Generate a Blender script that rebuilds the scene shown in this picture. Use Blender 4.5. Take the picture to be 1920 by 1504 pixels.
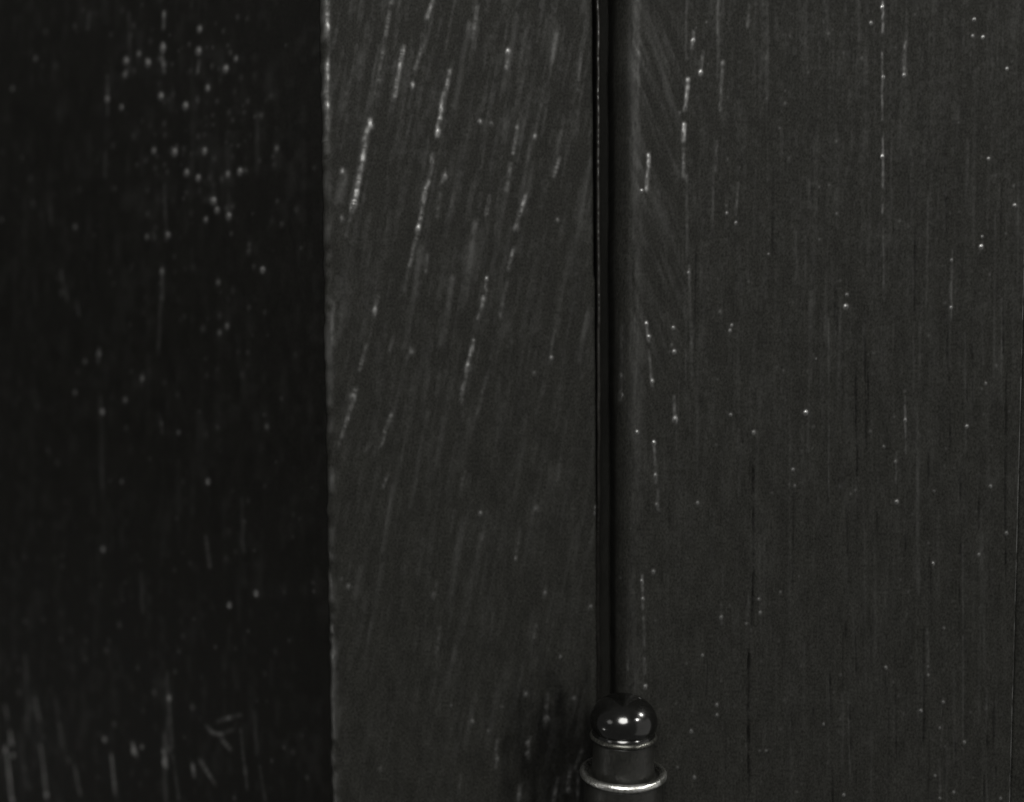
import bpy, math
import numpy as np
from mathutils import Vector, Matrix, Euler

R = math.radians
scene = bpy.context.scene
for o in list(bpy.data.objects):
    bpy.data.objects.remove(o)
COL = scene.collection

# ------------------------------------------------------------------ camera
D = 0.173                    # metres from lens to the face of the door
FPX = 1920.0                 # focal length in photograph pixels
cam_data = bpy.data.cameras.new('camera')
cam = bpy.data.objects.new('camera', cam_data)
COL.objects.link(cam)
scene.camera = cam
cam_data.sensor_width = 36.0
cam_data.lens = 36.0 * FPX / 1920.0
cam_data.clip_start = 0.005
cam_data.clip_end = 50.0
PITCH, ROLL = R(-2.1), R(0.5)
cam.location = (0, -D, 0.0)
cam.rotation_euler = (Euler((R(90) + PITCH, 0, 0)).to_matrix() @ Matrix.Rotation(ROLL, 3, 'Z')).to_euler()
CM = cam.rotation_euler.to_matrix()
cam_data.dof.use_dof = True
cam_data.dof.focus_distance = D - 0.0012
cam_data.dof.aperture_fstop = 5.6

# ------------------------------------------------------------------ world and lamps
world = bpy.data.worlds.new('World')
scene.world = world
world.use_nodes = True
bg = world.node_tree.nodes['Background']
bg.inputs[0].default_value = (1.0, 0.99, 0.95, 1)
bg.inputs[1].default_value = 0.080

def aim(o, target):
    o.rotation_euler = (Vector(target) - o.location).to_track_quat('-Z', 'Y').to_euler()

def direction(az, el, dist, origin=(0.018, 0, -0.055)):
    """az: degrees to the right of straight out from the door; el: degrees above level"""
    a, e = R(az), R(el)
    return Vector(origin) + dist * Vector((math.sin(a) * math.cos(e), -math.cos(a) * math.cos(e), math.sin(e)))

def lamp(name, kind, az, el, dist, power, size=0.1, size_y=None, colour=(1, 0.985, 0.94)):
    L = bpy.data.lights.new(name, kind)
    L.energy = power
    L.color = colour
    if kind == 'AREA':
        L.shape = 'RECTANGLE'
        L.size = size
        L.size_y = size_y or size
    else:
        L.shadow_soft_size = size
    o = bpy.data.objects.new(name, L)
    COL.objects.link(o)
    o.location = direction(az, el, dist)
    aim(o, (0.018, 0, -0.055))
    return o

lamp('added_fill', 'AREA', 72, -10, 2.8, 9.5, 3.6, 3.4)  # added soft fill from the low right, lifting the lower door and frame
lamp('key_lamp', 'POINT', -7, 40, 1.5, 68.0, 0.38)
lamp('side_lamp', 'POINT', 50, 34, 1.8, 26.0, 0.13)
lamp('side_lamp', 'POINT', 84, 42, 1.6, 26.0, 0.11)
lamp('left_lamp', 'POINT', -58, 22, 1.8, 3.0, 0.25)
lamp('low_left_lamp', 'POINT', -74, -20, 1.6, 1.9, 0.06)

scene.view_settings.view_transform = 'Standard'
scene.view_settings.look = 'None'
scene.view_settings.exposure = 0.0
scene.view_settings.gamma = 1.0

# ------------------------------------------------------------------ pixel -> place on a depth plane
def place(px, py, Y=0.0):
    v = CM @ Vector(((px - 960.0) / FPX, -(py - 752.0) / FPX, -1.0))
    t = (Y + D) / v.y
    return v.x * t, v.z * t
PX = D / FPX                 # one photograph pixel on the door face

# ------------------------------------------------------------------ materials
def paint(name, base, rough, bump=0.25, spec=0.5, scale=1.0, glint=0.0):
    m = bpy.data.materials.new(name)
    m.use_nodes = True
    nt = m.node_tree
    n, l = nt.nodes, nt.links
    b = n['Principled BSDF']
    tc = n.new('ShaderNodeTexCoord')
    mp = n.new('ShaderNodeMapping')
    mp.inputs['Scale'].default_value = (scale * 2600, scale * 2600, scale * 900)
    l.new(tc.outputs['Object'], mp.inputs[0])
    fine = n.new('ShaderNodeTexNoise')
    fine.inputs['Scale'].default_value = 1.0
    fine.inputs['Detail'].default_value = 4
    l.new(mp.outputs[0], fine.inputs['Vector'])
    mp2 = n.new('ShaderNodeMapping')
    mp2.inputs['Scale'].default_value = (420, 420, 190)
    l.new(tc.outputs['Object'], mp2.inputs[0])
    cloud = n.new('ShaderNodeTexNoise')
    cloud.inputs['Scale'].default_value = 1.0
    cloud.inputs['Detail'].default_value = 5
    l.new(mp2.outputs[0], cloud.inputs['Vector'])
    # worn, slightly uneven sheen
    mr = n.new('ShaderNodeMapRange')
    mr.inputs['From Min'].default_value = 0.3
    mr.inputs['From Max'].default_value = 0.7
    mr.inputs['To Min'].default_value = rough - 0.05
    mr.inputs['To Max'].default_value = rough + 0.07
    l.new(cloud.outputs['Fac'], mr.inputs['Value'])
    if glint:
        # light streaks and glints put into gloss and IOR along ridges, nibs, edges
        at = n.new('ShaderNodeAttribute')
        at.attribute_name = 'glint'
        mx = n.new('ShaderNodeMix')
        l.new(at.outputs['Fac'], mx.inputs[0])
        l.new(mr.outputs[0], mx.inputs[2])
        mx.inputs[3].default_value = glint
        l.new(mx.outputs[0], b.inputs['Roughness'])
        sp = n.new('ShaderNodeMapRange')
        sp.inputs['To Min'].default_value = spec
        sp.inputs['To Max'].default_value = 1.0
        l.new(at.outputs['Fac'], sp.inputs['Value'])
        l.new(sp.outputs[0], b.inputs['Specular IOR Level'])
        io = n.new('ShaderNodeMapRange')
        io.inputs['To Min'].default_value = 1.5
        io.inputs['To Max'].default_value = 2.1
        l.new(at.outputs['Fac'], io.inputs['Value'])
        l.new(io.outputs[0], b.inputs['IOR'])
    else:
        l.new(mr.outputs[0], b.inputs['Roughness'])
    cr = n.new('ShaderNodeValToRGB')
    cr.color_ramp.elements[0].position = 0.3
    cr.color_ramp.elements[1].position = 0.75
    cr.color_ramp.elements[0].color = (*[c * 0.82 for c in base], 1)
    cr.color_ramp.elements[1].color = (*[c * 1.2 for c in base], 1)
    l.new(cloud.outputs['Fac'], cr.inputs[0])
    # dust and pinholes in the paint film
    sm = n.new('ShaderNodeMapping')
    sm.inputs['Scale'].default_value = (3000, 3000, 2200)
    l.new(tc.outputs['Object'], sm.inputs[0])
    sn = n.new('ShaderNodeTexNoise')
    sn.inputs['Scale'].default_value = 1.0
    sn.inputs['Detail'].default_value = 2
    l.new(sm.outputs[0], sn.inputs['Vector'])
    sr = n.new('ShaderNodeMapRange')
    sr.inputs['From Min'].default_value = 0.25
    sr.inputs['From Max'].default_value = 0.75
    sr.inputs['To Min'].default_value = 0.5
    sr.inputs['To Max'].default_value = 1.5
    l.new(sn.outputs['Fac'], sr.inputs['Value'])
    mu = n.new('ShaderNodeVectorMath')
    mu.operation = 'SCALE'
    l.new(cr.outputs[0], mu.inputs[0])
    l.new(sr.outputs[0], mu.inputs['Scale'])
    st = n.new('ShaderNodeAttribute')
    st.attribute_name = 'shade_dirt'  # darkens colour: painted shade beside the hinge, dirt in the door's cracks
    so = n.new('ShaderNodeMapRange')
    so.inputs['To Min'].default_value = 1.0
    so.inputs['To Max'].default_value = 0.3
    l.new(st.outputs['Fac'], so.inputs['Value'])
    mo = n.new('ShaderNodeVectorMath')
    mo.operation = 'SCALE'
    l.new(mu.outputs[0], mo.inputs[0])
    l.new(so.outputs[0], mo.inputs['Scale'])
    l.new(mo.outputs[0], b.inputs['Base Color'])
    bp = n.new('ShaderNodeBump')
    bp.inputs['Strength'].default_value = bump
    bp.inputs['Distance'].default_value = 0.00006
    l.new(fine.outputs['Fac'], bp.inputs['Height'])
    l.new(bp.outputs[0], b.inputs['Normal'])
    if not glint:
        b.inputs['Specular IOR Level'].default_value = spec
    return m

PAINT = paint('black_satin_paint', (0.0186, 0.0186, 0.0167), 0.60, spec=0.07, glint=0.40)
PAINT_REVEAL = paint('black_shaded_paint', (0.0050, 0.0049, 0.0043), 0.48, spec=0.12, glint=0.34)  # darker copy of the paint: shade of the turned-away face put into colour
RING_METAL = paint('rubbed_bare_metal', (0.9, 0.9, 0.85), 0.27, bump=1.0)
RING_METAL.node_tree.nodes['Principled BSDF'].inputs['Metallic'].default_value = 1.0
DULL_METAL = paint('half_rubbed_metal', (0.10, 0.10, 0.09), 0.27, bump=0.4)
DULL_METAL.node_tree.nodes['Principled BSDF'].inputs['Metallic'].default_value = 0.8
NECK_METAL = paint('dull_black_metal', (0.012, 0.012, 0.0105), 0.38, bump=0.9)
METAL = paint('black_enamelled_metal', (0.003, 0.003, 0.0027), 0.15, bump=0.10, spec=1.0)
SEAL = paint('black_rubber_seal', (0.022, 0.021, 0.019), 0.38, bump=0.5)

# ------------------------------------------------------------------ helpers
def thing(name, label, cat, loc):
    o = bpy.data.objects.new(name, None)
    o.empty_display_size = 0.01
    COL.objects.link(o)
    o.location = loc
    o['label'] = label
    o['category'] = cat
    o['kind'] = 'thing'
    return o

def set_mask(o, R_, name='glint'):
    a = o.data.attributes.new(name, 'FLOAT', 'POINT')
    a.data.foreach_set('value', np.clip(R_, 0, 1).astype(np.float32).reshape(-1))

def link_mesh(name, me, mat, parent, smooth=True):
    me.materials.append(mat)
    if smooth:
        me.polygons.foreach_set('use_smooth', np.ones(len(me.polygons), dtype=bool))
    o = bpy.data.objects.new(name, me)
    COL.objects.link(o)
    if parent is not None:
        o.parent = parent
        o.matrix_parent_inverse = Matrix.Translation(-Vector(parent.location))
    return o

def grid_mesh(name, P, flip=False):
    nr, nc = P.shape[:2]
    idx = np.arange(nr * nc).reshape(nr, nc)
    a, b, c, d = idx[:-1, :-1], idx[:-1, 1:], idx[1:, 1:], idx[1:, :-1]
    q = np.stack([a, b, c, d] if not flip else [d, c, b, a], -1).reshape(-1, 4)
    me = bpy.data.meshes.new(name)
    me.vertices.add(nr * nc)
    me.vertices.foreach_set('co', P.reshape(-1).astype(np.float32))
    me.loops.add(q.size)
    me.loops.foreach_set('vertex_index', q.reshape(-1).astype(np.int32))
    me.polygons.add(len(q))
    me.polygons.foreach_set('loop_start', np.arange(0, q.size, 4, dtype=np.int32))
    me.update(calc_edges=True)
    me.validate()
    return me

def vnoise(X, Z, cx, cz, seed):
    """smooth value noise, cell size cx by cz metres, range about -1..1"""
    rng = np.random.default_rng(seed)
    T = rng.uniform(-1, 1, (257, 257))
    u, v = X / cx + 1000.37, Z / cz + 1000.71
    iu, iv = np.floor(u).astype(int), np.floor(v).astype(int)
    fu, fv = u - iu, v - iv
    fu, fv = fu * fu * (3 - 2 * fu), fv * fv * (3 - 2 * fv)
    iu, iv = iu % 256, iv % 256
    return ((T[iv, iu] * (1 - fu) + T[iv, iu + 1] * fu) * (1 - fv)
            + (T[iv + 1, iu] * (1 - fu) + T[iv + 1, iu + 1] * fu) * fv)

def rows(Z, lo, hi):
    z = Z[:, 0]
    return slice(int(np.searchsorted(z, lo)), int(np.searchsorted(z, hi)))

def add_ridge(H, X, Z, x0, z0, x1, z1, sig, amp, seed, step=0.0):
    """a raised (or, amp < 0, sunk) brush ridge from one point to another; with step > 0 it is
    a run of overlapping little sags, each prouder at its lower end"""
    k = rows(Z, min(z0, z1) - sig * 7, max(z0, z1) + sig * 7)
    X, Z = X[k], Z[k]
    if not len(Z):
        return
    dx, dz = x1 - x0, z1 - z0
    L = math.hypot(dx, dz) + 1e-9
    t = ((X - x0) * dx + (Z - z0) * dz) / (L * L)
    dist = ((X - x0) * dz - (Z - z0) * dx) / L
    tc = np.clip(t, 0, 1)
    over = (t - tc) * L
    wob = vnoise(t * L + seed, Z * 0, 0.0022, 1.0, seed) * sig * 0.35
    if amp < 0:              # a crack opens and closes along its length
        sig = sig * (0.75 + 0.35 * vnoise(t * L + seed * 5.3, Z * 0, 0.0017, 1.0, seed + 11))
        amp = amp * np.clip(0.55 + 0.75 * vnoise(t * L + seed * 2.3, Z * 0, 0.0030, 1.0, seed + 12) + 0.3 * vnoise(t * L, Z * 0, 0.0007, 1.0, seed + 13), 0, 1.2) \
            * np.clip(np.minimum(t, 1 - t) * L / 0.003, 0, 1)
    big = 0.78 + 0.38 * vnoise(t * L + seed * 3.1, Z * 0, 0.0022, 1.0, seed + 7)
    if step:
        q = t * L / 0.0019 + 1.1 * vnoise(t * L + seed * 1.7, Z * 0, 0.0027, 1.0, seed + 3) + 0.35 * vnoise(t * L, Z * 0, 0.0008, 1.0, seed + 4) + seed * 0.37
        p = q - np.floor(q)
        saw = np.where(p < 0.74, p / 0.74, (1 - p) / 0.26)
        big = big * (1 - step + step * saw)
    H[k] += amp * big * np.exp(-np.abs((dist + wob) / sig) ** 2.6 * 0.5 - (over / (sig * 1.3)) ** 2 * 0.5)

def add_nib(H, X, Z, x, z, sig, amp):
    k = rows(Z, z - sig * 6, z + sig * 6)
    H[k] += amp * np.exp(-(((X[k] - x) ** 2 + ((Z[k] - z) * 0.8) ** 2) / (2 * sig * sig)))

def features(H, X, Z, place_on, ridges, nibs, seed, ks=1.0, kh=1.0, step=0.0, kn=1.0, kd=1.0, kr=None):
    for i, (x0, y0, x1, y1, w, a) in enumerate(ridges):
        A, B = place_on(x0, y0), place_on(x1, y1)
        add_ridge(H, X, Z, A[0], A[1], B[0], B[1], w * PX * ks, a * 1e-5 * (kh if a > 0 else kd), seed + i, step if a > 0 else 0.0)
    for (x, y, r, a) in nibs:
        A = place_on(x, y)
        add_nib(H, X, Z, A[0], A[1], r * PX * (kr or ks), a * 1e-5 * kn)

ZT, ZB = 0.094, -0.096       # the build goes on beyond the frame above and below
z_rows = np.concatenate([np.linspace(ZB, -0.076, 46)[:-1], np.linspace(-0.076, 0.074, 920), np.linspace(0.074, ZT, 44)[1:]])
NZ = len(z_rows)

# ================================================================== DOOR
door = thing('door', 'black painted wooden door with fine vertical grain, right of the narrow gap', 'door',
             (place(1530, 752)[0], 0.0, ZB))
XE0 = place(1155, 0)[0]; XE1 = place(1158, 1504)[0]     # edge of the door, top and bottom
zt0, zb0 = place(1134, 0)[1], place(1131, 1504)[1]
RX, RY = 0.0042, 0.0046                                  # worn round arris
XR = place(1913, 752)[0]
na = 56
ang = np.linspace(0, math.pi / 2, na)
flat = np.arange(RX, XR - XE0, 2.0 * PX)
side_y = np.linspace(0.045, RY, 12)[:-1]
prof_x = np.concatenate([np.zeros(len(side_y)), RX - RX * np.cos(ang), flat[1:]])
prof_y = np.concatenate([side_y, RY - RY * np.sin(ang), np.zeros(len(flat) - 1)])
# roll over at the right-hand edge into the groove beside the panel moulding
lip = np.array([(0.00012, 0.00002), (0.00022, 0.00009), (0.0003, 0.0002), (0.00034, 0.0004), (0.00035, 0.0012)])
prof_x = np.concatenate([prof_x, flat[-1] + lip[:, 0]])
prof_y = np.concatenate([prof_y, lip[:, 1]])
nx_ = np.gradient(prof_y); ny_ = -np.gradient(prof_x)
nl = np.hypot(nx_, ny_) + 1e-12
nx_, ny_ = nx_ / nl, ny_ / nl
Xg = np.repeat(prof_x[None, :], NZ, 0)
Zg = np.repeat(z_rows[:, None], len(prof_x), 1)
edge = XE0 + (zt0 - Zg) / (zt0 - zb0) * (XE1 - XE0)
fade = np.clip(1 - Xg / (XR - XE0), 0, 1)
Xw = XE0 + Xg + (edge - XE0) * fade
# the arris is a little uneven: fat where paint built up
Xw = Xw + 0.00022 * vnoise(Zg, Zg * 0, 0.011, 1, 5) * np.exp(-(Xg / 0.003) ** 2)
H = (1.0e-5 * vnoise(Xw, Zg, 0.0011, 0.030, 11) + 1.3e-5 * vnoise(Xw, Zg, 0.0006, 0.018, 12)
     + 0.35e-5 * vnoise(Xw, Zg, 0.00035, 0.007, 13) + 2e-5 * vnoise(Xw, Zg, 0.009, 0.030, 14)
     + 0.7e-5 * vnoise(Xw, Zg, 0.0005, 0.0009, 15) + 1.0e-5 * vnoise(Xw, Zg, 0.0010, 0.0022, 16))
DOOR_RIDGES = [
    (1290, 150, 1284, 205, 4.2, 13), (1283, 236, 1282, 262, 4.2, 15), (1282, 280, 1282, 330, 3.5, 6),
    (1216, 292, 1213, 355, 3.6, 16), (1288, 330, 1288, 480, 3, 4), (1292, 500, 1298, 720, 3, 4),
    (1355, 118, 1350, 205, 3.6, 7), (1300, 60, 1298, 90, 3.4, 5), (1318, 100, 1314, 140, 3.4, 7),
    (1404, 10, 1402, 50, 3, 5), (1345, 265, 1342, 320, 3, 4), (1384, 345, 1380, 400, 3, 4),
    (1655, 5, 1655, 60, 2.4, 8), (1654, 100, 1654, 225, 2.2, 6), (1655, 260, 1655, 350, 2.2, 6),
    (1655, 385, 1654, 400, 2.2, 7), (1656, 430, 1657, 560, 2, 3), (1697, 80, 1695, 142, 3, 7),
    (1785, 470, 1784, 600, 2, 4), (1697, 745, 1698, 850, 2.2, 8), (1681, 850, 1680, 905, 2.4, 6),
    (1553, 600, 1554, 930, 2, 3), (1878, 560, 1878, 760, 2, 3), (1212, 605, 1216, 640, 3, 8),
    (1217, 660, 1223, 725, 3, 8), (1264, 745, 1266, 790, 3.4, 9), (1226, 830, 1230, 905, 3, 8),
    (1232, 920, 1233, 955, 3, 7), (1166, 700, 1165, 750, 3.4, 9), (1168, 612, 1166, 690, 3.4, 6),
    (1204, 1080, 1205, 1140, 3, 10), (1207, 1160, 1208, 1215, 3, 9), (1208, 1235, 1209, 1262, 3, 8),
    (1176, 1225, 1178, 1258, 2.8, 8), (1355, 1060, 1354, 1115, 2.6, 4), (1352, 1135, 1353, 1170, 2.6, 5),
    (1403, 1120, 1402, 1160, 2.4, 4), (1738, 1180, 1741, 1240, 2.4, 5), (1768, 1310, 1764, 1400, 2.4, 6),
    (1760, 1425, 1763, 1490, 2.4, 6), (1805, 1020, 1806, 1390, 2, 4), (1850, 1290, 1851, 1504, 2, 4),
    (1560, 1310, 1594, 1318, 1.8, 2), (1590, 1300, 1594, 1460, 2, 4), (1482, 1280, 1483, 1504, 2, 3),
    (1200, 100, 1235, 170, 4, 1.2), (1215, 130, 1262, 250, 4, 1.4), (1235, 240, 1275, 330, 4, 1.2),
    (1208, 370, 1250, 470, 4, 1.4), (1222, 330, 1265, 440, 4, 1.2), (1250, 590, 1275, 690, 4, 1.2),
    (1205, 150, 1246, 260, 4, -1.4), (1202, 180, 1240, 290, 4, 1.2), (1200, 420, 1236, 520, 4, -1.4),
    # opened grain and cracks in the paint
    (1412, 850, 1413, 1090, 2.6, -9), (1413, 1050, 1409, 1190, 3.0, -12), (1404, 1200, 1403, 1504, 2.8, -10),
    (1394, 1085, 1396, 1150, 2.6, -8), (1350, 900, 1353, 1060, 2.6, -5), (1400, 1300, 1406, 1504, 3.4, -9),
    (1720, 1170, 1722, 1320, 2.2, -8), (1745, 1040, 1746, 1180, 2.0, -7), (1770, 1310, 1764, 1380, 2.6, -11),
    (1790, 1370, 1793, 1460, 2.6, -9), (1772, 1430, 1770, 1504, 2.2, -8), (1555, 1210, 1558, 1350, 2.2, -6),
    (1483, 1300, 1485, 1420, 2.2, -6), (1593, 1320, 1596, 1430, 2.0, -7), (1776, 600, 1777, 700, 2.2, -6),
    (1655, 580, 1656, 640, 2.0, -5), (1835, 900, 1836, 1010, 2.0, -6), (1851, 1350, 1852, 1504, 2.0, -6),
    (1262, 180, 1266, 300, 3, -4), (1237, 500, 1240, 600, 3, -5), (1205, 500, 1202, 560, 3.5, -7),
    (1252, 900, 1256, 1010, 3, -4), (1235, 1010, 1240, 1120, 3.4, -5), (1660, 1250, 1661, 1340, 1.8, -6),
]
DOOR_NIBS = [
    (1300, 76, 4, 7), (1314, 136, 4, 9), (1826, 37, 3, 14), (1843, 70, 3, 11), (1824, 68, 3, 8), (1888, 129, 3, 9),
    (1654, 14, 3, 11), (1633, 43, 3.2, 10), (1656, 145, 3, 11), (1654, 294, 3, 12), (1695, 141, 3, 9),
    (1853, 298, 3, 10), (1902, 386, 3.4, 13), (1840, 463, 3.6, 18), (1842, 444, 2.6, 9), (1784, 488, 2.8, 9),
    (1586, 575, 4, 16), (1588, 553, 2.8, 11), (1783, 577, 2.6, 9), (1848, 719, 2.8, 9), (1511, 774, 3.6, 18),
    (1413, 811, 3.6, 10), (1370, 778, 3, 9), (1813, 800, 3.2, 13), (1657, 838, 3, 8), (1697, 788, 3, 11),
    (1679, 866, 3, 9), (1681, 941, 3.4, 15), (1857, 912, 3, 9), (1751, 921, 2.4, 8), (1749, 1057, 3, 15),
    (1887, 1000, 3.2, 10), (1835, 1040, 2.8, 9), (1463, 1111, 3, 5), (1423, 1124, 3, 8), (1425, 1149, 3, 8),
    (1400, 1170, 3, 8), (1661, 1252, 3, 13), (1726, 1333, 3, 14), (1769, 1317, 3, 13), (1808, 1392, 3, 12),
    (1582, 1491, 3, 11), (1344, 1322, 3.4, 9), (1344, 1342, 3.6, 11), (1544, 1358, 2.6, 9), (1296, 1371, 3.4, 10),
    (1317, 1229, 2.8, 8), (1203, 358, 3, 12), (1266, 787, 5, 13), (1264, 660, 4, 10), (1262, 615, 3.4, 10),
    (1217, 632, 3.4, 11), (1212, 608, 3.2, 10), (1223, 716, 3.6, 10), (1226, 831, 3.8, 14), (1229, 892, 3.8, 11),
    (1232, 947, 3.6, 9), (1194, 811, 3.2, 12), (1166, 704, 3, 12), (1168, 742, 3, 12), (1154, 866, 2.6, 10),
    (1225, 1072, 3.6, 11), (1165, 1088, 3, 7), (1203, 1090, 3, 10), (1205, 1124, 3.4, 12), (1210, 1288, 4, 13),
    (1308, 943, 3, 7), (1490, 911, 3, 6), (1487, 882, 2.6, 6), (1487, 880, 3, 5), (1372, 610, 3, 6),
    (1291, 512, 3, 8), (1350, 585, 4, 5), (1369, 620, 3.4, 6), (1380, 418, 3, 8), (1363, 400, 3, 7),
    (1441, 477, 2.6, 6), (1530, 673, 2, 6), (1788, 1486, 2.6, 12), (1753, 1455, 2.6, 11), (1762, 1365, 2.4, 9),
    (1352, 1158, 3.6, 10), (1762, 1497, 2.4, 12), (1740, 1250, 2.4, 9), (1740, 1266, 2.4, 8), (1876, 1497, 2.6, 10),
    (1436, 1408, 2.6, 7), (1424, 1408, 2.6, 7), (1770, 1178, 2.6, 7), (1302, 1458, 3.6, 8), (1270, 1440, 3, 7),
]
Hb = H.copy()
features(H, Xw, Zg, lambda x, y: place(x, y, 0.0), DOOR_RIDGES, DOOR_NIBS, 300, ks=0.75, kh=0.55, step=0.3, kn=1.2, kd=2.5, kr=0.58)
Hc = H.copy()
rng = np.random.default_rng(8)
for i in range(190):          # more faint grain, everywhere on the face
    x, y = rng.uniform(1250, 1910), rng.uniform(-250, 1700)
    A, B = place(x, y), place(x + rng.uniform(-4, 4), y + rng.uniform(60, 330))
    add_ridge(H, Xw, Zg, A[0], A[1], B[0], B[1], rng.uniform(1.8, 2.8) * PX, rng.choice([-1, 1]) * rng.uniform(0.7, 2.0) * 1e-5, 900 + i)
for i in range(70):
    x, y = 1250 + 660 * rng.uniform() ** 0.6, 1700 - 1500 * rng.uniform() ** 1.4
    A, B = place(x, y), place(x + rng.uniform(-4, 4), y + rng.uniform(40, 260))
    add_ridge(H, Xw, Zg, A[0], A[1], B[0], B[1], rng.uniform(1.5, 2.3) * PX, -rng.uniform(5, 11) * 1e-5, 3900 + i)
for i in range(220):
    A = place(rng.uniform(1180, 1915), rng.uniform(-250, 1700))
    add_nib(H, Xw, Zg, A[0], A[1], rng.uniform(1.4, 2.2) * PX, rng.uniform(1, 4.5) * 1e-5)
Pd = np.stack([Xw + nx_[None] * H, prof_y[None] + ny_[None] * H, Zg], -1)
stile = link_mesh('stile', grid_mesh('stile', Pd), PAINT, door)
edge_glint = 0.26 * np.exp(-((Xg - 0.0030) / 0.0013) ** 2) * (0.6 + 0.35 * vnoise(Xw, Zg, 0.0016, 0.009, 17) + 0.55 * vnoise(Xw, Zg, 0.0004, 0.0030, 19) * (0.6 + 0.4 * vnoise(Xw, Zg, 0.001, 0.0012, 20)))  # light band on the rounded edge, put into gloss
edge_glint = edge_glint + 0.8 * (Xg > flat[-1] + 0.00002) * np.clip(0.6 + vnoise(Xw * 0, Zg, 1, 0.0012, 18), 0, 1)  # light line along the right-hand lip, put into gloss
sheen = 0.030 + 0.045 * vnoise(Xw, Zg, 0.00028, 0.0045, 101) + 0.04 * vnoise(Xw, Zg, 0.0006, 0.012, 102) \
    + 0.05 * vnoise(Xw, Zg, 0.0006, 0.0008, 103) + 0.05 * vnoise(Xw, Zg, 0.0003, 0.0005, 106) + 0.03 * vnoise(Xw, Zg, 0.0022, 0.005, 104)
# strokes dragged off the rounded edge fan out across the first few centimetres
fx, fz = place(1200, 0)[0], place(0, 760)[1]
fan_mask = np.exp(-((Xw - (fx + 0.0035)) / 0.0050) ** 2) / (1 + np.exp(-(Zg - fz) / 0.008))
Xfan = Xw + 0.42 * Zg + 6.0 * (Xw - fx) ** 2
sheen = sheen * (1 - 0.5 * fan_mask) + fan_mask * (0.14 * vnoise(Xfan, Zg, 0.0006, 0.010, 131) + 0.06 * vnoise(Xfan, Zg, 0.0012, 0.006, 132))
grit = 0.82 + 0.5 * vnoise(Xw, Zg, 0.00035, 0.0007, 105)
set_mask(stile, np.clip((Hc - Hb) / 6.5e-5, 0, 1) * grit + 0.5 * np.clip((H - Hc) / 6e-5, 0, 1) + edge_glint + np.clip(sheen, 0, 1))  # ridge, nib and edge glints put into gloss
set_mask(stile, np.clip(0.8 * np.clip((Hb - Hc) / 12e-5, 0, 1) + 1.2 * np.clip((Hc - H) / 9e-5, 0, 0.6), 0, 1), 'shade_dirt')

# panel moulding beyond the stile's right edge
x0 = XE0 + prof_x[-1] - 0.00005
mx = np.concatenate([[x0 - 0.001, x0], x0 + np.array([0.0001, 0.0002, 0.00035, 0.0006]), np.arange(x0 + 0.001, x0 + 0.034, 4 * PX)])
my = np.concatenate([[0.0012, 0.0009], [0.00045, 0.00026, 0.00016, 0.0001], 0.0001 + 0.004 * (1 - np.cos(np.linspace(0, 1.2, len(mx) - 6)))])
Xm = np.repeat(mx[None], 380, 0); Zm = np.repeat(np.linspace(ZB, ZT, 380)[:, None], len(mx), 1)
Hm = 2e-5 * vnoise(Xm, Zm, 0.0012, 0.03, 31) + 2e-5 * vnoise(Xm, Zm, 0.0005, 0.003, 32)
Pm = np.stack([Xm + 0.00006 * vnoise(Zm, Zm * 0, 0.01, 1, 33), my[None] - Hm, Zm], -1)
link_mesh('panel_moulding', grid_mesh('panel_moulding', Pm), PAINT, door)

# ================================================================== DOOR FRAME
FY = 0.0050                  # the frame sits a little behind the face of the door
frame = thing('door_frame', 'black painted door frame with slanting brush strokes, left of the narrow gap', 'door frame',
              (place(860, 752, FY)[0], FY, ZB))
NXF = 350
u = np.linspace(0, 1, NXF)
def px_line(px_top, px_bot, Y):
    a, b = place(px_top, 0, Y), place(px_bot, 1504, Y)
    return a[0] + (a[1] - z_rows) / (a[1] - b[1]) * (b[0] - a[0])
XL = px_line(596, 620, FY)
zstep = place(1112, 521, FY)[1]
XRt = px_line(1111, 1119, FY)
XRr = XRt + 0.00022 / (1 + np.exp((z_rows - zstep) / 0.0003)) + 0.00004 * vnoise(z_rows, z_rows * 0, 0.004, 1, 41) \
    + 0.00003 * vnoise(z_rows, z_rows * 0, 0.0012, 1, 42)
XLl = XL + 0.00010 * vnoise(z_rows, z_rows * 0, 0.007, 1, 43) + 0.00020 * vnoise(z_rows, z_rows * 0, 0.0016, 1, 44)
Xf = XLl[:, None] + u[None] * (XRr - XLl)[:, None]
Zf = np.repeat(z_rows[:, None], NXF, 1)
# rounded arrises on both sides
dl, dr = Xf - XLl[:, None], XRr[:, None] - Xf
rl, rr = 0.0016, 0.0005
drop = np.where(dl < rl, rl - np.sqrt(np.clip(rl * rl - (rl - dl) ** 2, 0, None)), 0) \
    + np.where(dr < rr, rr - np.sqrt(np.clip(rr * rr - (rr - dr) ** 2, 0, None)), 0)
Xs = Xf - 0.18 * Zf          # brush strokes lean to the right at the top
Hf = (1.5e-5 * vnoise(Xs, Zf, 0.0013, 0.022, 51) + 1.0e-5 * vnoise(Xs, Zf, 0.0008, 0.012, 52)
      + 0.4e-5 * vnoise(Xs, Zf, 0.0005, 0.004, 53) + 2.5e-5 * vnoise(Xf, Zf, 0.011, 0.016, 54)
      + 1.6e-5 * vnoise(Xf, Zf, 0.0011, 0.0016, 55) + 0.8e-5 * vnoise(Xf, Zf, 0.0006, 0.0008, 56))
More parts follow.
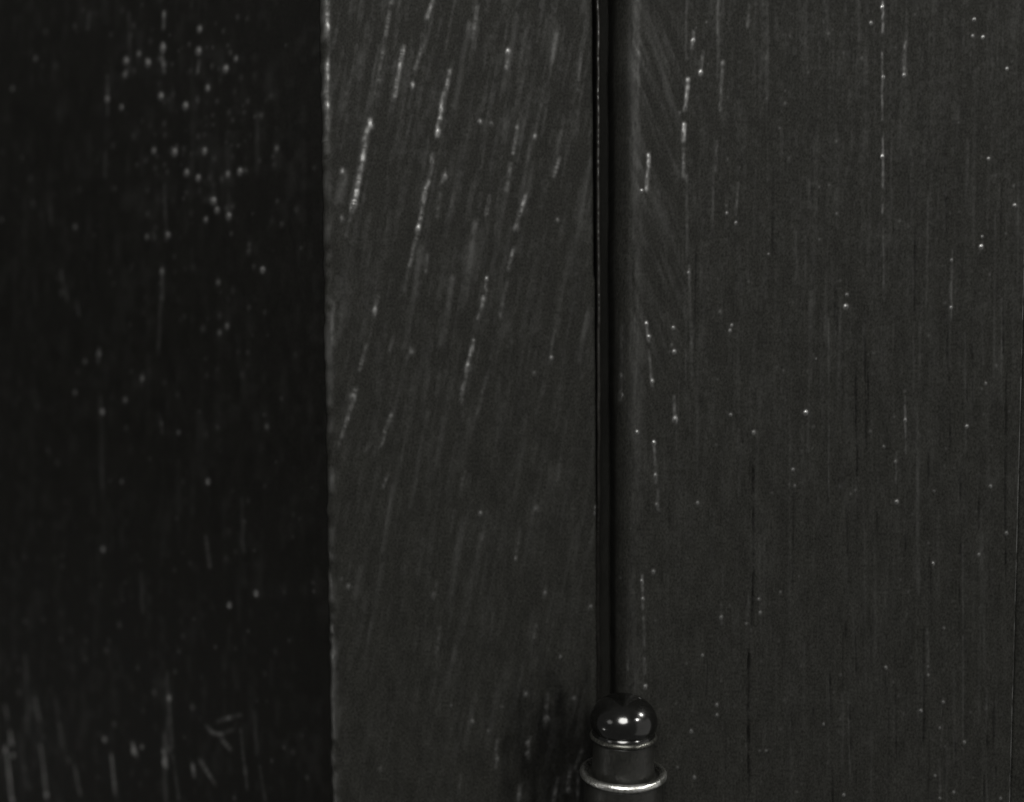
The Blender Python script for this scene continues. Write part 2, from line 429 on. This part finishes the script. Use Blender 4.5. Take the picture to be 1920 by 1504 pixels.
FRAME_RIDGES = [
    (693, 228, 684, 262, 5.5, 12), (683, 275, 662, 392, 6.0, 19), (660, 395, 650, 440, 5, 5),
    (756, 90, 740, 180, 5.5, 14), (735, 0, 712, 130, 5, 8), (712, 130, 706, 180, 5, 6),
    (812, 0, 802, 30, 5.5, 12), (797, 80, 778, 130, 5, 8), (842, 135, 838, 160, 5.5, 14),
    (832, 180, 820, 252, 5.5, 15), (812, 295, 785, 425, 5.6, 17), (784, 430, 768, 500, 5, 12),
    (766, 505, 758, 545, 5, 6), (835, 322, 830, 340, 5, 10), (828, 355, 820, 405, 5, 6),
    (802, 480, 798, 510, 5, 9), (895, 10, 886, 70, 5, 7), (953, 95, 949, 125, 5, 9),
    (969, 240, 963, 285, 4.8, 11), (957, 310, 949, 355, 4.8, 8), (918, 370, 912, 402, 4.8, 10),
    (985, 370, 975, 402, 5, 12), (971, 415, 968, 430, 5, 11), (962, 470, 952, 505, 5, 12),
    (950, 530, 938, 590, 5, 7), (1049, 300, 1040, 330, 4.6, 11), (914, 520, 910, 560, 4.8, 8),
    (906, 560, 898, 595, 5, 12), (888, 642, 876, 692, 5.2, 17), (874, 695, 864, 752, 5.2, 15),
    (912, 706, 904, 735, 4.8, 8), (902, 750, 896, 775, 4.6, 6), (708, 558, 702, 590, 5, 9),
    (686, 650, 674, 695, 5, 11), (666, 735, 652, 785, 6, 17), (650, 790, 636, 835, 5.4, 9),
    (738, 630, 730, 655, 5, 7), (733, 780, 722, 810, 5, 11), (722, 812, 714, 836, 4.6, 9),
    (726, 890, 718, 912, 4.8, 8), (690, 835, 684, 845, 5, 6), (770, 655, 764, 670, 4.6, 7),
    (872, 885, 862, 930, 4.6, 6), (852, 960, 844, 1000, 4.6, 5), (975, 990, 966, 1052, 4.4, 8),
    (912, 960, 906, 1010, 4.4, 5), (1040, 620, 1030, 680, 4, 5), (1052, 860, 1046, 900, 4, 4),
    (818, 1095, 812, 1125, 4.6, 8), (782, 1180, 776, 1220, 4.8, 7), (824, 1178, 818, 1225, 4.8, 9),
    (1024, 1100, 1020, 1120, 4.2, 7), (1006, 1175, 1002, 1195, 4.2, 7), (925, 1150, 920, 1200, 4.2, 4),
    (735, 1325, 728, 1400, 4.4, 4), (1060, 930, 1050, 1000, 4, 4), (960, 640, 952, 700, 4.2, 4),
    (1090, 100, 1084, 170, 3.6, 4), (615, 0, 612, 60, 7, 12), (612, 110, 611, 240, 7, 11),
    (622, 570, 624, 640, 6, 9), (618, 1080, 622, 1130, 5, 8), (622, 1170, 626, 1250, 5, 10),
    # runs of paint left of the hinge
    (1026, 1305, 1022, 1360, 5, 13), (994, 1385, 990, 1420, 4.6, 15), (1070, 1440, 1066, 1478, 5, 16),
    (1046, 1460, 1038, 1504, 4.6, 14), (1090, 1410, 1078, 1440, 4.6, 13), (975, 1475, 972, 1500, 4.6, 13),
    (932, 1390, 930, 1440, 4.4, 9), (864, 1455, 860, 1490, 4, 8), (1084, 1450, 1084, 1504, 4.2, 12),
    (1000, 1320, 996, 1380, 4.6, -8), (1050, 1330, 1044, 1450, 5.4, -10), (1012, 1400, 1008, 1504, 5, -9),
    (960, 1380, 956, 1504, 4.6, -7), (1080, 1230, 1072, 1270, 5, -12), (1062, 1260, 1060, 1275, 4.4, -12),
]
FRAME_NIBS = [
    (953, 98, 5, 13), (773, 160, 5, 9), (900, 228, 4.4, 9), (922, 232, 4, 7), (1003, 256, 4, 8), (642, 322, 5.4, 9),
    (834, 332, 5, 12), (1045, 413, 4, 8), (912, 523, 3, 10), (822, 248, 5, 13), (784, 432, 5, 13), (968, 428, 5, 11),
    (773, 660, 4.8, 9), (1034, 671, 3.6, 10), (1002, 700, 4, 8), (878, 690, 5.5, 12), (901, 963, 4, 18), (1006, 953, 5, 9),
    (1118, 952, 3.4, 22), (1117, 963, 3.4, 22), (1107, 1138, 4, 14), (654, 1100, 5.5, 11), (640, 1086, 4, 7), (614, 1042, 5, 9),
    (966, 1048, 3.6, 10), (812, 1116, 5, 10), (1022, 1112, 4, 8), (886, 1353, 4, 12), (941, 1326, 3, 11), (846, 1323, 2.6, 9),
    (1076, 1310, 4, 12), (1051, 1232, 3.4, 11), (1026, 1348, 5, 12), (990, 1394, 5, 13), (988, 1414, 4, 11), (932, 1424, 4.4, 10),
    (1066, 1482, 4.6, 16), (974, 1494, 4.6, 15), (916, 1370, 4, 6), (986, 1302, 5, 9), (712, 1442, 4.6, 8), (620, 1180, 5, 11),
    (623, 1225, 5, 12), (695, 235, 6, 11), (664, 385, 6, 12), (661, 745, 6, 12), (702, 583, 5, 9), (640, 410, 5, 6),
    (610, 200, 6, 10), (612, 50, 6, 9), (612, 145, 6, 8),
]
Hb = Hf.copy()
features(Hf, Xf, Zf, lambda x, y: place(x, y, FY), FRAME_RIDGES, FRAME_NIBS, 600, ks=0.66, kh=0.42, step=0.5, kn=0.6)
Hc = Hf.copy()
rng = np.random.default_rng(21)
for i in range(120):
    x, y = rng.uniform(620, 1110), rng.uniform(-250, 1700)
    l_ = rng.uniform(40, 190)
    A, B = place(x, y, FY), place(x - 0.18 * l_, y + l_, FY)
    add_ridge(Hf, Xf, Zf, A[0], A[1], B[0], B[1], rng.uniform(3.5, 5) * PX, rng.uniform(-3, 4.5) * 1e-5, 1500 + i)
Pf = np.stack([Xf, FY + drop - Hf, Zf], -1)
# wrap the right edge back into the gap
back = Pf[:, -1:, :].repeat(3, 1)
back[:, 0, 1] = FY + 0.003; back[:, 1, 1] = FY + 0.012; back[:, 2, 1] = FY + 0.0115
Pf = np.concatenate([Pf, back], 1)
jamb = link_mesh('jamb_face', grid_mesh('jamb_face', Pf), PAINT, frame)
sheen = 0.022 + 0.09 * vnoise(Xs, Zf, 0.00055, 0.0055, 111) + 0.05 * vnoise(Xs, Zf, 0.0011, 0.012, 112) \
    + 0.05 * vnoise(Xf, Zf, 0.0007, 0.0009, 113) + 0.04 * vnoise(Xf, Zf, 0.0003, 0.0004, 117) + 0.03 * vnoise(Xf, Zf, 0.003, 0.004, 114)
grit = 0.80 + 0.45 * vnoise(Xf, Zf, 0.0006, 0.0011, 115) + 0.25 * vnoise(Xf, Zf, 0.0003, 0.0005, 116)
glintf = np.clip((Hc - Hb) / 6.5e-5, 0, 1) * grit * 0.9 + 0.26 * np.clip((Hf - Hc) / 5e-5, 0, 1) + np.clip(sheen, 0, 1) + 0.55 * np.exp(-((dl - 0.0008) / 0.0007) ** 2) * np.clip(0.5 + vnoise(Xf * 0, Zf, 1, 0.0015, 57) + 0.6 * vnoise(Xf * 0, Zf, 1, 0.008, 58), 0, 1)  # streaks and the light left rim, put into gloss
set_mask(jamb, np.concatenate([glintf, np.zeros((NZ, 3))], 1))
# shadow and dark reflection of the hinge, painted into the frame's colour
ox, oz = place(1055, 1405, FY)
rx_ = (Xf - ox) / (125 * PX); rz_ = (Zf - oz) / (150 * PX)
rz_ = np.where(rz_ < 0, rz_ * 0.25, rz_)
shade_dirt = 1.25 - np.sqrt(rx_ ** 2 + rz_ ** 2) + 0.30 * vnoise(Xf, Zf, 0.0016, 0.0040, 59) + 0.22 * vnoise(Xf, Zf, 0.0007, 0.006, 60)
shade_dirt = np.clip(shade_dirt / 0.95, 0, 1)
set_mask(jamb, np.concatenate([shade_dirt, np.zeros((NZ, 3))], 1), 'shade_dirt')

# splayed reveal, turning away to the left
RAKE = R(24)
NXR = 270
s = np.linspace(0, 0.112, NXR)
Sg = np.repeat(s[None], NZ, 0); Zr = Zf[:, :1].repeat(NXR, 1)
Xa = XL[:, None] + 0.0004
ys = FY + rl - 0.0001
cr_, sr_ = math.cos(RAKE), math.sin(RAKE)
base_off = 0.0006            # shallow quirk between the arris and the splayed face
def on_reveal(px, py):
    """pixel -> (s, z) on the splayed face"""
    v = CM @ Vector(((px - 960.0) / FPX, -(py - 752.0) / FPX, -1.0))
    xa = -0.0320
    # solve xa - s*cos = v.x t ; ys + s*sin + D = v.y t
    t = (ys + base_off + D + xa * sr_ / cr_) / (v.y + v.x * sr_ / cr_)
    return (xa - v.x * t) / cr_, v.z * t
Sx = -(Xa - (-0.0320)) / cr_ + Sg     # s measured from one fixed line
Hr = (1.2e-5 * vnoise(Sx, Zr, 0.0016, 0.03, 71) + 0.9e-5 * vnoise(Sx, Zr, 0.0009, 0.012, 72)
      + 6e-5 * vnoise(Sx, Zr, 0.014, 0.02, 73) + 1.2e-5 * vnoise(Sx, Zr, 0.0014, 0.002, 74))
REV_RIDGES = [
    (309, 28, 308, 52, 5, 18), (307, 88, 307, 98, 5, 18), (306, 112, 309, 135, 5, 15), (374, 120, 372, 136, 5, 9),
    (203, 145, 204, 215, 4.6, 10), (170, 30, 168, 55, 5, 7), (200, 290, 198, 330, 4.6, 6), (310, 350, 314, 450, 4.6, 7),
    (306, 500, 305, 560, 5, 9), (302, 560, 298, 660, 5, 6), (116, 510, 118, 530, 4.6, 9), (124, 540, 127, 560, 4.6, 7),
    (144, 565, 148, 590, 4.6, 8), (95, 395, 97, 420, 4.6, 7), (186, 655, 184, 678, 4.4, 13), (268, 700, 266, 720, 4.4, 8),
    (300, 780, 304, 810, 4.4, 6), (386, 1010, 392, 1060, 5.4, 9), (8, 1325, 12, 1345, 3.8, 14), (17, 1375, 21, 1396, 3.8, 30),
    (10, 1400, 20, 1504, 3.8, 22), (66, 1315, 72, 1350, 4.2, 8), (74, 1400, 86, 1500, 4.2, 12), (44, 1440, 50, 1480, 4.2, 7),
    (110, 1360, 122, 1420, 4.4, 6), (138, 1440, 148, 1490, 4.6, 10), (208, 1418, 214, 1490, 4.6, 14),
    (248, 1398, 254, 1416, 5.4, 20), (305, 1412, 310, 1436, 5.6, 20), (360, 1438, 362, 1455, 5.4, 15), (376, 1430, 400, 1470, 5.6, 13),
    (316, 1300, 322, 1400, 4.6, 7), (322, 1420, 334, 1500, 4.4, 7), (450, 1370, 462, 1480, 4.4, 6), (486, 1440, 496, 1500, 4.4, 5),
    (408, 1355, 428, 1347, 6, 7), (428, 1347, 448, 1342, 6, 6), (388, 1366, 396, 1374, 6, 7), (396, 1374, 412, 1378, 6, 7), (412, 1378, 434, 1370, 6, 8), (418, 1392, 428, 1404, 7, 8),
    (104, 1320, 112, 1400, 4.4, 4),
]
REV_NIBS = [
    (376, 57, 5, 15), (238, 116, 5.4, 22), (279, 120, 5.4, 22), (307, 92, 5.4, 22), (374, 98, 5.4, 24), (425, 131, 5.4, 19),
    (303, 182, 5.2, 21), (349, 200, 5.4, 20), (391, 167, 5, 11), (262, 103, 5, 9), (236, 142, 5, 9), (444, 112, 5, 8),
    (329, 287, 5.4, 22), (290, 284, 5, 12), (385, 285, 5.4, 15), (351, 325, 5.4, 16), (373, 335, 5, 17), (428, 328, 5, 12),
    (451, 323, 5.4, 18), (402, 378, 5.4, 21), (408, 395, 5, 16), (430, 406, 5, 18), (387, 413, 5, 10), (317, 442, 4.6, 16),
    (277, 445, 5, 9), (203, 188, 4.6, 16), (230, 203, 4.6, 12), (26, 168, 4.4, 9), (70, 112, 4.4, 9), (142, 426, 4.4, 9),
    (493, 507, 4.4, 24), (305, 510, 5, 12), (192, 772, 4.2, 24), (186, 664, 4.4, 18), (160, 678, 4.4, 9), (267, 710, 4.4, 14),
    (141, 736, 4.6, 10), (235, 750, 5, 10), (426, 612, 5, 10), (412, 624, 5, 8), (410, 530, 5, 8), (390, 903, 4.6, 17),
    (335, 811, 4.4, 8), (480, 1113, 4.8, 16), (430, 1135, 4.6, 18), (193, 1030, 5, 12), (317, 1310, 5, 11), (195, 1388, 5, 9),
    (20, 1392, 4.2, 26), (9, 1408, 4.2, 26), (23, 1418, 3.8, 26), (22, 1503, 4, 22), (85, 1492, 4.2, 16), (250, 1410, 5, 20),
    (308, 1432, 5, 20), (5, 413, 3.4, 12), (228, 903, 4, 7), (265, 1402, 4, 8), (500, 800, 5, 6), (520, 280, 5, 6),
]
Hb = Hr.copy()
features(Hr, Sx, Zr, on_reveal, REV_RIDGES, REV_NIBS, 800, ks=0.72, kh=0.45, step=0.4, kn=0.9)
Hc = Hr.copy()
rng = np.random.default_rng(77)
for i in range(420):
    q_ = rng.uniform()
    cx_, cy_ = (rng.normal(360, 90), rng.normal(280, 190)) if q_ < 0.4 else (rng.uniform(0, 590), rng.uniform(-150, 1650))
    A = on_reveal(min(cx_, 590), cy_)
    add_nib(Hr, Sx, Zr, A[0], A[1], rng.uniform(2, 4.5) * PX, rng.uniform(1, 7) * 1e-5)
for i in range(40):
    x, y = rng.uniform(-60, 590), rng.uniform(-200, 1600)
    A, B = on_reveal(x, y), on_reveal(x + rng.uniform(-3, 8), y + rng.uniform(60, 260))
    add_ridge(Hr, Sx, Zr, A[0], A[1], B[0], B[1], rng.uniform(4, 5.5) * PX, rng.uniform(-4, 5) * 1e-5, 2500 + i)
Pr = np.stack([Xa - Sg * cr_ - Hr * sr_, ys + base_off + Sg * sr_ - Hr * cr_, Zr], -1)
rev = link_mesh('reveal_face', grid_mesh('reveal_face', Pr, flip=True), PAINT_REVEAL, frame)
sheen = 0.06 * vnoise(Sx, Zr, 0.0012, 0.006, 121) + 0.06 * vnoise(Sx, Zr, 0.0015, 0.0018, 122) + 0.04 * vnoise(Sx, Zr, 0.005, 0.006, 123)
set_mask(rev, np.clip((Hc - Hb) / 8e-5, 0, 1) + 0.32 * np.clip((Hr - Hc) / 6e-5, 0, 1) + np.clip(sheen, 0, 1))  # glints of specks and streaks, put into gloss
# the quirk itself: a thin return joining arris and reveal
qa = np.stack([XLl - 0.00002, np.full(NZ, ys - 0.0001), z_rows], -1)
qb = np.stack([XLl + 0.00014, np.full(NZ, ys + 0.0016), z_rows], -1)
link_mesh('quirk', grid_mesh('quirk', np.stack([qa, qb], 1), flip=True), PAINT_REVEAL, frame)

# the rebate behind the gap, and the thin seal standing in it
def strip(name, xs_, ys_, mat, parent, nz=NZ, wob=0.0, seed=1, bumps=None):
    zz = z_rows if nz == NZ else np.linspace(ZB, ZT, nz)
    Xq = np.repeat(np.asarray(xs_)[None], nz, 0) if np.ndim(xs_) == 1 else xs_
    Zq = np.repeat(zz[:, None], Xq.shape[1], 1)
    Yq = np.repeat(np.asarray(ys_)[None], nz, 0) if np.ndim(ys_) == 1 else ys_
    if wob:
        Xq = Xq + wob * vnoise(Zq, Zq * 0, 0.003, 1, seed)
        Yq = Yq - wob * 1.5 * np.abs(vnoise(Zq, Zq * 0, 0.0011, 1, seed + 1))
    return link_mesh(name, grid_mesh(name, np.stack([Xq, Yq, Zq], -1)), mat, parent)
xg0, xg1 = place(1105, 752)[0], place(1140, 752)[0]
strip('rebate', [xg0 - 0.002, xg1 + 0.006], [0.0150, 0.0150], PAINT, frame, nz=4)
SY = FY + 0.0012
sc = px_line(1121.5, 1125, SY)
th = np.linspace(-math.pi / 2, math.pi / 2, 13)
xs_ = sc[:, None] + 0.00032 * np.sin(th)[None]
ys_ = SY - 0.00036 * np.cos(th)
xs_ = np.concatenate([xs_[:, :1], xs_, xs_[:, -1:]], 1)
ys_ = np.concatenate([[SY + 0.02], ys_, [SY + 0.02]])[None] + 0.0035 / (1 + np.exp((z_rows[:, None] + 0.02) / 0.006))
strip('seal_bead', xs_, ys_, SEAL, frame, wob=0.00010, seed=91)

# ================================================================== HINGE
HYC = -0.0042                # axis of the pin, proud of the door
hx, hz = place(1168, 1447, HYC)
k = (D + HYC) / FPX          # metres per pixel at the axis
hinge = thing('hinge', 'black butt hinge with shiny ball tip and pale collar, foot of the gap', 'hinge', (hx, HYC, hz))

def lathe(name, prof, mat, parent, seg=128, wob=0.0, seed=3):
    """prof: (radius px, height px above the ring's centre)"""
    prof = np.array(prof, float)
    # smooth resample
    d = np.r_[0, np.cumsum(np.hypot(*np.diff(prof, axis=0).T))]
    t = np.linspace(0, d[-1], max(24, int(d[-1] / 1.1)))
    r = np.interp(t, d, prof[:, 0]); h = np.interp(t, d, prof[:, 1])
    ker = np.array([1, 2, 3, 2, 1.0]); ker /= ker.sum()
    for a in (r, h):
        a[2:-2] = np.convolve(a, ker, 'valid')
    th = np.linspace(0, 2 * math.pi, seg + 1)
    Rg = r[:, None] * k; T = th[None]
    w = 1 + wob * (np.sin(3 * T + seed) * 0.5 + np.sin(7 * T + h[:, None] * 0.11 + seed) * 0.3 + np.sin(5 * T - h[:, None] * 0.2) * 0.4)
    P = np.stack([hx + Rg * w * np.sin(T), HYC - Rg * w * np.cos(T), (hz + h * k)[:, None] + 0 * T], -1)
    return link_mesh(name, grid_mesh(name, P, flip=False), mat, parent)

lathe('ball_foot', [(50, 84), (57.5, 80), (59.5, 76), (60.5, 73), (58, 70)], METAL, hinge, wob=0.004)
ball = []
for i in range(41):          # squat ball: from the crown down to the waist
    a = math.pi / 2 - i / 40 * (math.pi / 2 + 0.45)
    ball.append((max(0.01, 64 * math.cos(a)), 99 + (49 if a > 0 else 46) * math.sin(a)))
lathe('ball_tip', ball, METAL, hinge, wob=0.004)
lathe('tip_ring', [(56, 74), (59, 74.5), (61.5, 73.2), (63.7, 70.5), (64, 68.5), (63, 66), (60, 64.5), (52, 64)], DULL_METAL, hinge, wob=0.010, seed=5)
lathe('neck', [(50, 66), (56.5, 62), (57.5, 40), (59, 10), (60, -4), (68, -5), (70, -6)], NECK_METAL, hinge, wob=0.004)
lathe('collar', [(75.5 + 7.2 * math.cos(q), -2 + 7.2 * math.sin(q)) for q in np.linspace(-3.3, 3.3, 40)], RING_METAL, hinge, wob=0.008, seed=9)
lathe('barrel', [(60, -7), (71, -10), (73, -14), (74, -60), (74, -300), (74, -420)], NECK_METAL, hinge, wob=0.003)
# the two leaves, edge on, let into frame and door behind the barrel
def box(name, x0, x1, y0, y1, z0, z1, mat, parent):
    V = [(x, y, z) for x in (x0, x1) for y in (y0, y1) for z in (z0, z1)]
    F = [(0, 1, 3, 2), (4, 6, 7, 5), (0, 4, 5, 1), (2, 3, 7, 6), (0, 2, 6, 4), (1, 5, 7, 3)]
    me = bpy.data.meshes.new(name); me.from_pydata(V, [], F)
    return link_mesh(name, me, mat, parent, smooth=False)
gx = place(1122, 1480, FY)[0]
box('leaf', gx - 0.0009, gx + 0.0002, HYC + 0.003, 0.036, ZB, hz - 0.0012, METAL, hinge)
box('leaf', gx + 0.0005, gx + 0.0016, HYC + 0.003, 0.036, ZB, hz - 0.0012, METAL, hinge)
